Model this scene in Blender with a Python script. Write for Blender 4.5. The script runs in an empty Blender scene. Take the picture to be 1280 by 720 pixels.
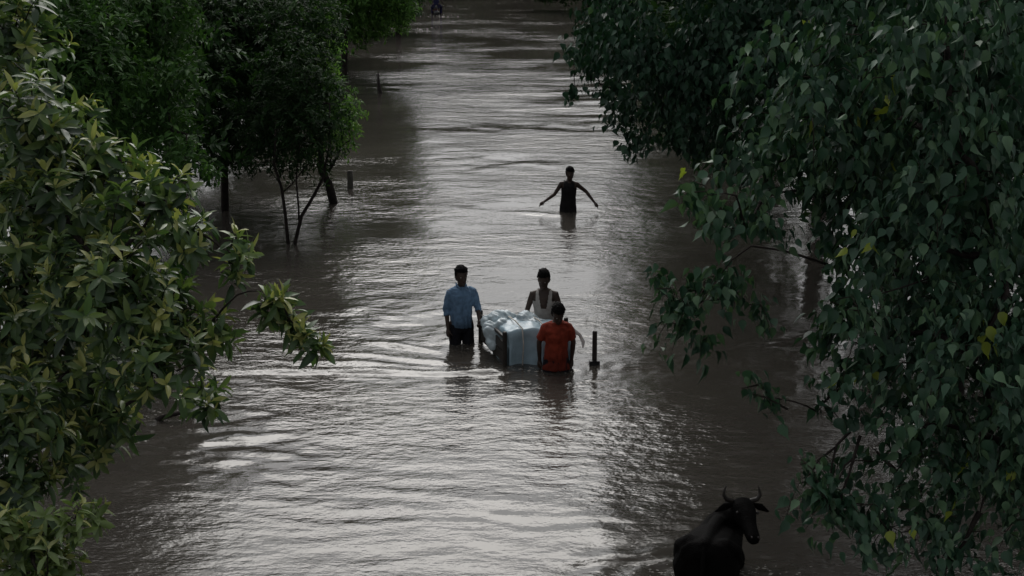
import bpy, bmesh, math, random
import numpy as np
from mathutils import Vector, Matrix, Euler
R = math.radians
rng = np.random.default_rng(11)
random.seed(5)
S = bpy.context.scene
COL = S.collection

# ------------------------------------------------------------------ camera, world, sun, exposure
CAM_H, FPX, PITCH = 6.2, 2000.0, math.atan(500 / 2000)
cam = bpy.data.cameras.new('camera')
cam.sensor_width = 36; cam.lens = 36 * FPX / 1280
cam.clip_start = 0.1; cam.clip_end = 3000
camo = bpy.data.objects.new('camera', cam); COL.objects.link(camo)
camo.location = (0, 0, CAM_H); camo.rotation_euler = (math.pi / 2 - PITCH, 0, 0)
S.camera = camo
SUN_EL, SUN_AZ = R(43), R(-2)          # azimuth measured from +Y (straight down the flooded road)
world = bpy.data.worlds.new('World'); S.world = world; world.use_nodes = True
nt = world.node_tree; nt.nodes.clear()
out = nt.nodes.new('ShaderNodeOutputWorld'); bg = nt.nodes.new('ShaderNodeBackground')
sky = nt.nodes.new('ShaderNodeTexSky'); sky.sky_type = 'NISHITA'; sky.sun_disc = False
sky.sun_elevation = SUN_EL; sky.sun_rotation = SUN_AZ
sky.air_density = 1.0; sky.dust_density = 3.0; sky.ozone_density = 1.0
hs = nt.nodes.new('ShaderNodeHueSaturation'); hs.inputs['Saturation'].default_value = 0.10
nt.links.new(sky.outputs[0], hs.inputs['Color']); 
# overcast: cloud cover is brightest overhead and dims towards the horizon
tcw = nt.nodes.new('ShaderNodeTexCoord'); sx = nt.nodes.new('ShaderNodeSeparateXYZ'); mr = nt.nodes.new('ShaderNodeMapRange')
mr.inputs[1].default_value = 0; mr.inputs[2].default_value = 1; mr.inputs[3].default_value = .78; mr.inputs[4].default_value = 1.5
mw = nt.nodes.new('ShaderNodeMix'); mw.data_type = 'RGBA'; mw.blend_type = 'MULTIPLY'; mw.inputs[0].default_value = 1
nt.links.new(tcw.outputs['Generated'], sx.inputs[0]); nt.links.new(sx.outputs['Z'], mr.inputs[0])
nt.links.new(hs.outputs[0], mw.inputs[6]); nt.links.new(mr.outputs[0], mw.inputs[7])
nt.links.new(mw.outputs[2], bg.inputs[0])
bg.inputs[1].default_value = 0.11
nt.links.new(bg.outputs[0], out.inputs[0])
sl = bpy.data.lights.new('sun', 'SUN'); sl.energy = 0.9; sl.angle = R(40); sl.color = (1, .95, .88)
so = bpy.data.objects.new('sun', sl); COL.objects.link(so)
sd = Vector((math.sin(SUN_AZ) * math.cos(SUN_EL), math.cos(SUN_AZ) * math.cos(SUN_EL), math.sin(SUN_EL)))
so.rotation_euler = sd.to_track_quat('Z', 'Y').to_euler(); so.location = (0, 40, 40)
S.view_settings.view_transform = 'Standard'; S.view_settings.look = 'None'
S.view_settings.exposure = 0.14; S.view_settings.gamma = 1
S.cycles.max_bounces = 6; S.cycles.transparent_max_bounces = 4

# ------------------------------------------------------------------ helpers
cF = np.array([0, math.cos(PITCH), -math.sin(PITCH)]); cU = np.array([0, math.sin(PITCH), math.cos(PITCH)])
cR = np.array([1.0, 0, 0]); cC = np.array([0, 0, CAM_H])
def at(px, py, z):                      # point at depth z seen at that place of the photograph
    return cC + z * (cF + (px - 640) / FPX * cR - (py - 360) / FPX * cU)
def on_water(px, py, h=0.0):
    d = cF + (px - 640) / FPX * cR - (py - 360) / FPX * cU
    return cC + d * ((h - CAM_H) / d[2])
def project(P):
    q = P - cC
    z = q @ cF
    return 640 + FPX * (q @ cR) / z, 360 - FPX * (q @ cU) / z, z
def norm(v): return v / (np.linalg.norm(v, axis=-1, keepdims=True) + 1e-9)

def tag(o, label=None, cat=None, group=None, kind=None):
    if label: o['label'] = label
    if cat: o['category'] = cat
    if group: o['group'] = group
    if kind: o['kind'] = kind
    return o
def empty(name, loc, label, cat, group=None):
    o = bpy.data.objects.new(name, None); COL.objects.link(o); o.location = Vector(loc)
    o.empty_display_size = .2
    return tag(o, label, cat, group)

class MB:
    """collects rings, boxes and tubes; build() links them as one mesh object"""
    def __init__(s): s.v = []; s.f = []
    def add(s, v, f):
        n = len(s.v); s.v += [tuple(p) for p in v]; s.f += [tuple(i + n for i in q) for q in f]
    def box(s, c, size, rot=(0, 0, 0), taper=1.0):
        m = Euler(rot).to_matrix(); x, y, z = [q / 2 for q in size]; c = Vector(c)
        vs = []
        for k in (-1, 1):
            t = taper if k > 0 else 1
            for a, b in ((-1, -1), (1, -1), (1, 1), (-1, 1)): vs.append(c + m @ Vector((a * x * t, b * y * t, k * z)))
        s.add(vs, [(3, 2, 1, 0), (4, 5, 6, 7), (0, 1, 5, 4), (1, 2, 6, 5), (2, 3, 7, 6), (3, 0, 4, 7)])
    def loft(s, rings, cap=True):
        n = len(rings[0]); v = [p for r in rings for p in r]; f = []
        for i in range(len(rings) - 1):
            for j in range(n):
                k = (j + 1) % n
                f.append((i * n + j, i * n + k, (i + 1) * n + k, (i + 1) * n + j))
        if cap:
            f.append(tuple(reversed(range(n)))); f.append(tuple(range((len(rings) - 1) * n, len(rings) * n)))
        s.add(v, f)
    def tube(s, pts, rad, seg=8, round_ends=False, flat=1.0):
        pts = [Vector(p) for p in pts]
        if not hasattr(rad, '__len__'): rad = [rad] * len(pts)
        rings = []; prev = None
        P, Rr = list(pts), list(rad)
        if round_ends:
            d0 = (pts[0] - pts[1]).normalized(); d1 = (pts[-1] - pts[-2]).normalized()
            P = [pts[0] + d0 * rad[0] * .98, pts[0] + d0 * rad[0] * .7] + P + [pts[-1] + d1 * rad[-1] * .7, pts[-1] + d1 * rad[-1] * .98]
            Rr = [rad[0] * .2, rad[0] * .72] + Rr + [rad[-1] * .72, rad[-1] * .2]
        for i, p in enumerate(P):
            d = (P[min(i + 1, len(P) - 1)] - P[max(i - 1, 0)]).normalized()
            if prev is None:
                ref = Vector((0, 1, 0)) if abs(d.y) < .9 else Vector((1, 0, 0))
                e = ref - d * ref.dot(d)
            else: e = prev - d * prev.dot(d)
            e.normalize(); prev = e; g = d.cross(e)
            rings.append([p + (e * math.cos(a) * flat + g * math.sin(a)) * Rr[i] for a in [2 * math.pi * j / seg for j in range(seg)]])
        s.loft(rings)
    def ball(s, c, r, seg=12, rot=(0, 0, 0)):
        if not hasattr(r, '__len__'): r = (r, r, r)
        m = Euler(rot).to_matrix(); c = Vector(c); rings = []
        for i in range(seg // 2 + 1):
            ph = math.pi * (i + .04 if i == 0 else i - .04 if i == seg // 2 else i) / (seg // 2)
            rings.append([c + m @ Vector((r[0] * math.sin(ph) * math.cos(t), r[1] * math.sin(ph) * math.sin(t), -r[2] * math.cos(ph)))
                          for t in [2 * math.pi * j / seg for j in range(seg)]])
        s.loft(rings)
    def ellipse_loft(s, rows, seg=16, xf=None):        # rows of (z, rx, ry, cx, cy)
        rings = []
        for z, rx, ry, cx, cy in rows:
            ring = [Vector((cx + rx * math.cos(t), cy + ry * math.sin(t), z)) for t in [2 * math.pi * j / seg for j in range(seg)]]
            rings.append([xf(p) for p in ring] if xf else ring)
        s.loft(rings)
    def build(s, name, mat, parent=None, origin=(0, 0, 0), smooth=True, local=False):
        me = bpy.data.meshes.new(name)
        o = Vector(origin)
        me.from_pydata([Vector(p) - o for p in s.v] if not local else s.v, [], s.f)
        if mat: me.materials.append(mat)
        if smooth: me.polygons.foreach_set('use_smooth', [True] * len(me.polygons))
        ob = bpy.data.objects.new(name, me); COL.objects.link(ob)
        if parent: ob.parent = parent
        else: ob.location = o
        return ob

def fast_mesh(name, V, T, mats, mi=None, smooth=True):
    me = bpy.data.meshes.new(name)
    me.vertices.add(len(V)); me.vertices.foreach_set('co', np.ascontiguousarray(V, dtype=np.float32).ravel())
    me.loops.add(T.size); me.loops.foreach_set('vertex_index', np.ascontiguousarray(T, dtype=np.int32).ravel())
    k = T.shape[1]
    me.polygons.add(len(T)); me.polygons.foreach_set('loop_start', np.arange(0, T.size, k, dtype=np.int32))
    me.polygons.foreach_set('loop_total', np.full(len(T), k, dtype=np.int32))
    for m in mats: me.materials.append(m)
    if mi is not None: me.polygons.foreach_set('material_index', mi.astype(np.int32))
    if smooth: me.polygons.foreach_set('use_smooth', np.ones(len(T), dtype=bool))
    me.update(calc_edges=True)
    return me

# value-gradient noise for the water relief
_perm = rng.permutation(512); _perm = np.concatenate([_perm, _perm, _perm])
_ang = rng.random(2048) * 2 * math.pi; _gx, _gy = np.cos(_ang), np.sin(_ang)
def perlin(x, y):
    xi, yi = np.floor(x).astype(int), np.floor(y).astype(int)
    xf, yf = x - xi, y - yi
    u, v = xf ** 3 * (xf * (xf * 6 - 15) + 10), yf ** 3 * (yf * (yf * 6 - 15) + 10)
    def g(ix, iy, dx, dy):
        h = _perm[_perm[ix % 512] + iy % 512]
        return _gx[h] * dx + _gy[h] * dy
    a = g(xi, yi, xf, yf); b = g(xi + 1, yi, xf - 1, yf); c = g(xi, yi + 1, xf, yf - 1); d = g(xi + 1, yi + 1, xf - 1, yf - 1)
    return (a + u * (b - a)) * (1 - v) + (c + u * (d - c)) * v

# ------------------------------------------------------------------ materials
def mat(name, col, rough=.6, var=.25, scale=8.0, spec=.4, bump=0.0, bscale=40.0, metal=0.0, col2=None):
    m = bpy.data.materials.new(name); m.use_nodes = True
    t = m.node_tree; b = t.nodes['Principled BSDF']
    b.inputs['Roughness'].default_value = rough; b.inputs['Metallic'].default_value = metal
    b.inputs['Specular IOR Level'].default_value = spec
    tc = t.nodes.new('ShaderNodeTexCoord'); n = t.nodes.new('ShaderNodeTexNoise')
    n.inputs['Scale'].default_value = scale; n.inputs['Detail'].default_value = 4
    t.links.new(tc.outputs['Object'], n.inputs['Vector'])
    r = t.nodes.new('ShaderNodeValToRGB')
    c2 = col2 or tuple(c * (1 - var) for c in col)
    r.color_ramp.elements[0].color = (*c2, 1); r.color_ramp.elements[1].color = (*[c * (1 + var) if not col2 else c for c in col], 1)
    r.color_ramp.elements[0].position = .35; r.color_ramp.elements[1].position = .65
    t.links.new(n.outputs['Fac'], r.inputs['Fac']); t.links.new(r.outputs[0], b.inputs['Base Color'])
    if bump:
        n2 = t.nodes.new('ShaderNodeTexNoise'); n2.inputs['Scale'].default_value = bscale; n2.inputs['Detail'].default_value = 5
        t.links.new(tc.outputs['Object'], n2.inputs['Vector'])
        bp = t.nodes.new('ShaderNodeBump'); bp.inputs['Strength'].default_value = bump; bp.inputs['Distance'].default_value = .02
        t.links.new(n2.outputs['Fac'], bp.inputs['Height']); t.links.new(bp.outputs[0], b.inputs['Normal'])
    return m
def leaf_mat(name, col, rough=.42, transl=.22, tcol=None, spec=.45):
    m = bpy.data.materials.new(name); m.use_nodes = True
    t = m.node_tree; b = t.nodes['Principled BSDF']; o = t.nodes['Material Output']
    b.inputs['Roughness'].default_value = rough; b.inputs['Specular IOR Level'].default_value = spec
    g = t.nodes.new('ShaderNodeNewGeometry'); n = t.nodes.new('ShaderNodeTexNoise')
    n.inputs['Scale'].default_value = 4.5; n.inputs['Detail'].default_value = 3
    t.links.new(g.outputs['Position'], n.inputs['Vector'])
    r = t.nodes.new('ShaderNodeValToRGB')
    r.color_ramp.elements[0].position = .35; r.color_ramp.elements[1].position = .68
    r.color_ramp.elements[0].color = (*[c * .68 for c in col], 1)
    r.color_ramp.elements[1].color = (col[0] * 1.35, col[1] * 1.25, col[2] * 1.1, 1)
    t.links.new(n.outputs['Fac'], r.inputs['Fac']); t.links.new(r.outputs[0], b.inputs['Base Color'])
    tr = t.nodes.new('ShaderNodeBsdfTranslucent'); tr.inputs[0].default_value = (*(tcol or (col[0] * 1.5, col[1] * 1.6, col[2] * .7)), 1)
    mx = t.nodes.new('ShaderNodeMixShader'); mx.inputs[0].default_value = transl
    t.links.new(b.outputs[0], mx.inputs[1]); t.links.new(tr.outputs[0], mx.inputs[2]); t.links.new(mx.outputs[0], o.inputs[0])
    return m

M = {}
M['bark'] = mat('dark_bark', (.020, .016, .014), .9, .4, 14, .2, .6, 60)
M['twig'] = mat('twig_bark', (.03, .026, .02), .8, .3, 20, .2)
# left broad-leaved tree: old, mid, fresh, young tips
LM = [leaf_mat('broad_leaf_old', (.024, .052, .026), spec=.42), leaf_mat('broad_leaf', (.060, .112, .048), spec=.45),
      leaf_mat('broad_leaf_fresh', (.115, .175, .062)), leaf_mat('broad_leaf_young', (.28, .31, .12))]
# heart-leaved tree: bluish dark green, a few yellow
RM = [leaf_mat('heart_leaf_old', (.015, .046, .028), .45, spec=.25, transl=.1), leaf_mat('heart_leaf', (.034, .084, .053), .42, spec=.28, transl=.1),
      leaf_mat('heart_leaf_fresh', (.075, .145, .085), .42, spec=.3, transl=.1), leaf_mat('heart_leaf_yellowing', (.20, .26, .04), .45, spec=.3)]
DM = [leaf_mat('dark_small_leaf_old', (.014, .034, .014), .6, spec=.08), leaf_mat('dark_small_leaf', (.024, .058, .022), .6, spec=.08),
      leaf_mat('dark_small_leaf_fresh', (.040, .088, .030), .6, spec=.08), leaf_mat('dark_small_leaf_tip', (.06, .09, .04), .6, spec=.08)]
GM = [leaf_mat('green_small_leaf_old', (.016, .040, .014), .6, spec=.08), leaf_mat('green_small_leaf', (.036, .088, .026), .6, spec=.08),
      leaf_mat('green_small_leaf_fresh', (.070, .150, .042), .6, spec=.08), leaf_mat('green_small_leaf_tip', (.10, .185, .05), .6, spec=.08)]

FM = [leaf_mat('fresh_leaf_dark', (.042, .10, .030), .6, spec=.1, transl=.32), leaf_mat('fresh_leaf', (.08, .18, .048), .6, spec=.1, transl=.32),  # first is the darkest fresh green, dealt out at random among the sprays
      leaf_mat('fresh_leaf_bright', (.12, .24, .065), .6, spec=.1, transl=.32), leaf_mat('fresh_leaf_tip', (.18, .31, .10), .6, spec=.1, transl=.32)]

# ------------------------------------------------------------------ setting: ground and flood water
def sheet(name, z, size, m):
    mb = MB(); mb.add([(-size, -60, z), (size, -60, z), (size, size, z), (-size, size, z)], [(0, 1, 2, 3)])
    return tag(mb.build(name, m, smooth=False), kind='structure')
sheet('ground', -.78, 900, mat('mud', (.10, .08, .06), .9, .3, 1.2))

def water_mat():
    m = bpy.data.materials.new('muddy_flood_water'); m.use_nodes = True
    t = m.node_tree; b = t.nodes['Principled BSDF']
    b.inputs['IOR'].default_value = 1.33; b.inputs['Roughness'].default_value = .05
    g = t.nodes.new('ShaderNodeNewGeometry')
    def noise(sc, det, sx, rough=.55, off=0):
        mp = t.nodes.new('ShaderNodeMapping'); mp.inputs['Scale'].default_value = (sx, 1, 1); mp.inputs['Location'].default_value = (off, off, 0)
        t.links.new(g.outputs['Position'], mp.inputs[0])
        n = t.nodes.new('ShaderNodeTexNoise'); n.inputs['Scale'].default_value = sc; n.inputs['Detail'].default_value = det
        n.inputs['Roughness'].default_value = rough
        t.links.new(mp.outputs[0], n.inputs['Vector']); return n.outputs['Fac']
    def math_(op, a, bb):
        n = t.nodes.new('ShaderNodeMath'); n.operation = op
        for i, q in enumerate((a, bb)):
            if isinstance(q, (int, float)): n.inputs[i].default_value = q
            else: t.links.new(q, n.inputs[i])
        return n.outputs[0]
    # silt: large soft patches of lighter and darker mud
    r = t.nodes.new('ShaderNodeValToRGB')
    r.color_ramp.elements[0].position = .3; r.color_ramp.elements[1].position = .7
    r.color_ramp.elements[0].color = (.037, .033, .029, 1); r.color_ramp.elements[1].color = (.062, .056, .048, 1)
    t.links.new(noise(.35, 4, .7), r.inputs['Fac'])
    t.links.new(r.outputs[0], b.inputs['Base Color'])
    h = math_('ADD', math_('MULTIPLY', noise(2.2, 3, .55), .8), math_('MULTIPLY', noise(7.5, 3, .6, .6, 5), .36))
    h = math_('ADD', h, math_('MULTIPLY', noise(22, 2, .7, .6, 9), .09))
    gust = t.nodes.new('ShaderNodeMapRange'); gust.inputs[1].default_value = .40; gust.inputs[2].default_value = .61
    gust.inputs[3].default_value = .14; gust.inputs[4].default_value = 1.35
    t.links.new(noise(.27, 4, .6, .6, 3), gust.inputs[0])
    bp = t.nodes.new('ShaderNodeBump'); bp.inputs['Distance'].default_value = .052
    t.links.new(math_('MULTIPLY', gust.outputs[0], .85), bp.inputs['Strength'])
    t.links.new(h, bp.inputs['Height']); t.links.new(bp.outputs[0], b.inputs['Normal'])
    return m
def wave_height(X, Y, sp):
    f = lambda lam: np.clip((lam / 2.2 - sp) / (lam / 4), 0, 1)         # leave out waves the mesh cannot carry
    wx, wy = .9 * perlin(X * .22 + 40, Y * .22), .9 * perlin(X * .22, Y * .22 + 70)       # swirls bend the ripples
    gust = np.clip(.55 + 1.9 * perlin(X * .16 + 9, Y * .20), .06, 1.7)
    h = .019 * perlin(X * .30, Y * .55) + .017 * f(1.1) * gust * perlin((X + wx) * .75 + 3, (Y + wy) * 1.25 + 7)
    h += .011 * f(.5) * gust * perlin((X + wx) * 1.7 + 13, (Y + 1.5 * wy) * 2.7)
    h += .005 * f(.25) * gust * perlin(X * 4.3, Y * 5.2 + 31)
    # riffles far up the road
    e = np.exp(-((Y - 54) / 9) ** 2) * np.clip(.5 + 1.6 * perlin(X * .25 + 5, Y * .12), 0, 1.3)
    h += e * (.035 * perlin(X * .28 + 1.1 * wx, Y * .62 + .6 * wy + 17) + 0.095 * f(.7) * perlin(X * .40 + wx, Y * 1.15 + .8 * wy + 57))
    # turbulence round the sunken branch on the left
    e = np.exp(-((X + 3.4) / 1.2) ** 2 - ((Y - 17.6) / 1.3) ** 2)
    h += .014 * e * perlin((X + wx) * 1.6 + 23, (Y + wy) * 2.2 + 3) + .022 * e * perlin((X + wx) * 3.0, Y * 3.6 + 9)
    # rings and churn about the cow
    e = np.exp(-((X - 1.3) / .9) ** 2 - ((Y - 14.0) / .7) ** 2)
    h += .022 * e * perlin(X * 3.1 + 3, Y * 3.4 + 19)
    # churn behind the crew
    e = np.exp(-((X + 1.2) / 2.2) ** 2 - ((Y - 23.0) / 1.6) ** 2)
    h += .020 * e * perlin((X + wx) * 1.3 + 61, (Y + wy) * 1.9 + 3) + .012 * e * perlin(X * 3.0 + 8, Y * 3.6)
    # standing ripples where the current runs over the road in the foreground
    e = np.exp(-((X + 1.0) / 1.5) ** 2 - ((Y - 15.6) / 1.9) ** 2)
    h += .007 * e * np.clip(.6 + 1.2 * perlin(X * .9 + 2, Y * 1.6), 0, 1.3) * np.sin((Y * 1.0 + .12 * X + .45 * perlin(X * .7, Y * .8)) * 2 * math.pi / .46) * f(.46)
    for x0, y0, r0, am in RINGS:                      # rings where something stands in the current
        r = np.hypot(X - x0, Y - y0)
        h += .5 * am * f(.25) * np.exp(-np.clip(r - r0, 0, None) / .45) * np.sin((r - r0) * 2 * math.pi / .27 + 1.5 * perlin(X * 1.2, Y * 1.2)) * (r < r0 + 2.5)
    # wake spreading from the cart and its crew
    for x0, y0, sgn, k, L, am in WAKES:
        u = (X - x0) * sgn
        c = y0 + k * u
        a = np.clip(u / .35, 0, 1) * np.clip(.75 + 1.1 * perlin(X * 1.1 + y0, Y * .8), .1, 1.3) * np.exp(-np.clip(u, 0, None) / L)
        d = (Y - c - .16 * perlin(X * .7, Y * .2 + 4)) / .10
        h += am * a * (np.exp(-d * d) - .75 * np.exp(-(d + 1.6) ** 2))
    return h
WAKES = [(.1, 20.25, -1, .015, 5.0, .046), (-.4, 20.4, -1, .14, 2.0, .030), (-.6, 20.6, -1, .30, 1.6, .032), (-.9, 21.2, -1, .42, 1.5, .030), (1.3, 20.4, 1, .16, .6, .018), (.6, 30.5, 1, .25, 1.0, .03), (1.0, 30.6, -1, .3, .9, .03)]
RINGS = [(*on_water(577, 430)[:2], .2, .010), (*on_water(697, 464)[:2], .25, .011), (*on_water(743, 455)[:2], .05, .007), (*on_water(710, 265)[:2], .2, .013), (*on_water(880, 745)[:2], .5, .012), (*on_water(365, 304)[:2], .05, .008), (*on_water(280, 262)[:2], .08, .008), (*on_water(417, 254)[:2], .1, .008)]
def make_water():
    nr, nc = 900, 460
    Yr = np.linspace(8.5 ** -.6, 125 ** -.6, nr) ** (-1 / .6)
    u = np.linspace(-1, 1, nc)
    Y = np.repeat(Yr[:, None], nc, 1); X = u[None, :] * (2.5 + .42 * Y)
    sp = np.maximum(np.gradient(Yr)[:, None], (2 * (2.5 + .42 * Yr) / nc)[:, None]) * np.ones_like(X)
    Z = wave_height(X, Y, sp)
    V = np.stack([X, Y, Z], -1).reshape(-1, 3)
    i = np.arange(nr - 1)[:, None] * nc + np.arange(nc - 1)[None, :]
    Q = np.stack([i, i + 1, i + nc + 1, i + nc], -1).reshape(-1, 4)
    n = len(V)
    V = np.concatenate([V, [[-900, -60, -.07], [900, -60, -.07], [900, 900, -.07], [-900, 900, -.07]]])
    Q = np.concatenate([Q, [[n, n + 1, n + 2, n + 3]]])
    me = fast_mesh('flood_water', V, Q, [water_mat()])
    o = bpy.data.objects.new('flood_water', me); COL.objects.link(o); tag(o, kind='structure')
make_water()

# ------------------------------------------------------------------ leaves
def leaf_shape(stations, fold, droop, side=0.0):
    """stations (t, half width); returns vertices and triangles of one leaf along +x"""
    V, T, rows = [], [], []
    for t, w in stations:
        z = -droop * t * t; y0 = side * t * t
        if w == 0: rows.append([len(V)]); V.append((t, y0, z))
        else:
            k = len(V); V += [(t - .02, y0 - w, z + fold * w), (t, y0, z), (t - .02, y0 + w, z + fold * w)]; rows.append([k, k + 1, k + 2])
    for a, b in zip(rows, rows[1:]):
        if len(a) == 1 and len(b) == 3: T += [(a[0], b[0], b[1]), (a[0], b[1], b[2])]
        elif len(a) == 3 and len(b) == 1: T += [(a[0], b[0], a[1]), (a[1], b[0], a[2])]
        elif len(a) == 3:
            for j in (0, 1): T += [(a[j], b[j], b[j + 1]), (a[j], b[j + 1], a[j + 1])]
    return np.array(V), np.array(T)[:, ::-1]
OB = [(0, 0), (.18, .10), (.45, .175), (.75, .15), (1, 0)]
HE = [(-.02, 0), (.07, .20), (.26, .32), (.5, .23), (.72, .075), (1.0, 0)]
BROAD = [leaf_shape(OB, .45, .28, .03), leaf_shape(OB, .65, .50, .07), leaf_shape(OB, .35, .12, -.08), leaf_shape(OB, .5, .38, -.05)]
HE2 = [(-.02, 0), (.08, .15), (.30, .26), (.55, .19), (.78, .06), (1.0, 0)]
HEART = [leaf_shape(HE, .30, .15), leaf_shape(HE, .55, .38, .08), leaf_shape(HE, .18, -.06, -.08), leaf_shape(HE2, .4, .25, -.1), leaf_shape(HE2, .7, .45, .12)]
SM = [(0, 0), (.45, .19), (1, 0)]
SMALL = [leaf_shape(SM, .3, .12), leaf_shape(SM, .5, .3)]

def frame(A):
    ref = np.where(np.abs(A[:, 2:3]) < .9, np.array([[0, 0, 1.0]]), np.array([[1.0, 0, 0]]))
    e1 = norm(np.cross(A, ref)); return e1, np.cross(A, e1)
def rosettes(P, A, k, L0, L1, droop=.3):
    out = []; e1, e2 = frame(A); n = len(P); ph = rng.random(n) * 6.28; vig = rng.random(n)
    for j in range(k):
        t = j / max(k - 1, 1)                          # 0 young inner leaf, 1 old outer leaf
        az = ph + j * 2.4 + rng.normal(0, .25, n)
        op = R(28) + t * R(68) + rng.normal(0, .15, n)
        d = np.cos(op)[:, None] * A + np.sin(op)[:, None] * (np.cos(az)[:, None] * e1 + np.sin(az)[:, None] * e2)
        d[:, 2] -= droop * (.2 + t) * rng.random(n); d = norm(d)
        nn = norm(A - (A * d).sum(1)[:, None] * d + rng.normal(0, .18, (n, 3)))
        L = (L0 + (L1 - L0) * (.25 + .75 * t)) * rng.uniform(.8, 1.15, n)
        c = np.where(t < .35, np.where(vig > .55, 3, 2), np.where(t < .75, np.where(vig > .6, 2, 1), np.where(vig > .3, 1, 0)))
        out.append((P - A * (.07 * t), d, nn, L, c))
    return [np.concatenate(q) for q in zip(*out)]
def hangers(P, A, k, L0, L1):
    out = []; n = len(P); tone = rng.random(n)
    for j in range(k):
        rd = rng.normal(0, 1, (n, 3)); rd[:, 2] *= .4
        d = norm(np.array([0, 0, -.85]) + .55 * A * [1, 1, .2] + .42 * rd)
        nn = norm(.75 * A + np.array([0, 0, .55]) + .6 * rng.normal(0, 1, (n, 3)))
        nn = norm(nn - (nn * d).sum(1)[:, None] * d)
        L = rng.uniform(L0, L1, n) * rng.uniform(.8, 1.1, n)
        q = rng.random(n) * .5 + tone * .5
        c = np.where(q > .62, 2, np.where(q > .32, 1, 0))
        c = np.where((tone > .992) & (rng.random(n) > .4), 3, c)
        out.append((P + rng.normal(0, .06, (n, 3)), d, nn, L, c))
    return [np.concatenate(q) for q in zip(*out)]
def sprays(P, A, k, L0, L1):
    """leaflets in two ranks along a short drooping stalk"""
    out = []; n = len(P); e1, e2 = frame(A); az = rng.random(n) * 6.28; tone = rng.random(n)
    side = np.cos(az)[:, None] * e1 + np.sin(az)[:, None] * e2
    for j in range(k):
        t = (j // 2 + .5) / (k / 2); s = 1 if j % 2 else -1
        ax = norm(A + np.array([0, 0, -.9]) * t)
        pos = P + A * (t * .22) + np.array([0, 0, -.12]) * t * t
        d = norm(.45 * ax + s * side * .8 + rng.normal(0, .25, (n, 3)))
        nn = norm(np.array([0, 0, .9]) + .35 * A + rng.normal(0, .4, (n, 3))); nn = norm(nn - (nn * d).sum(1)[:, None] * d)
        L = rng.uniform(L0, L1, n)
        q = .6 * tone + .4 * rng.random(n)
        c = np.where(q > .80, 3, np.where(q > .52, 2, np.where(q > .22, 1, 0)))
        out.append((pos, d, nn, L, c))
    return [np.concatenate(q) for q in zip(*out)]

def in_clump(c, r, n, up=.45, flat=1.0):
    c = np.asarray(c); r = np.asarray(r) * np.ones(3)
    v = norm(rng.normal(0, 1, (n, 3))); rad = rng.random(n) ** .42
    lump = 1 + .22 * np.sin(v[:, 0] * 5 + c[0] * 7) * np.sin(v[:, 1] * 5 + c[1] * 5) + .15 * np.sin(v[:, 2] * 7 + c[2] * 9)
    P = c + v * r * (rad * lump)[:, None]
    A = norm(v * .75 + np.array([0, 0, up]) + rng.normal(0, .3, (n, 3)))
    return P, A

def leaf_geometry(shapes, pos, d, nn, L, c, mats, origin, name):
    Vs, Ts, Ms = [], [], []; base = 0
    b = np.cross(nn, d); var = rng.integers(0, len(shapes), len(pos))
    for k, (sv, st) in enumerate(shapes):
        i = np.where(var == k)[0]
        if not len(i): continue
        v = pos[i][:, None, :] - origin + L[i][:, None, None] * (sv[None, :, 0:1] * d[i][:, None] + sv[None, :, 1:2] * b[i][:, None] + sv[None, :, 2:3] * nn[i][:, None])
        t = st[None] + (np.arange(len(i)) * len(sv))[:, None, None] + base
        Vs.append(v.reshape(-1, 3)); Ts.append(t.reshape(-1, 3)); Ms.append(np.repeat(c[i], len(st))); base += v.shape[0] * v.shape[1]
    return fast_mesh(name, np.concatenate(Vs), np.concatenate(Ts), mats, np.concatenate(Ms))

def limb_path(a, b, sag=.12, n=6, wob=.05):
    a, b = np.asarray(a, float), np.asarray(b, float); L = np.linalg.norm(b - a); pts = []
    k = rng.normal(0, wob * L, 3)
    for i in range(n):
        t = i / (n - 1)
        pts.append(a + (b - a) * t + np.array([0, 0, sag * L]) * 4 * t * (1 - t) + k * math.sin(t * math.pi) * (1 - .3 * math.sin(t * 9)))
    return pts

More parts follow.
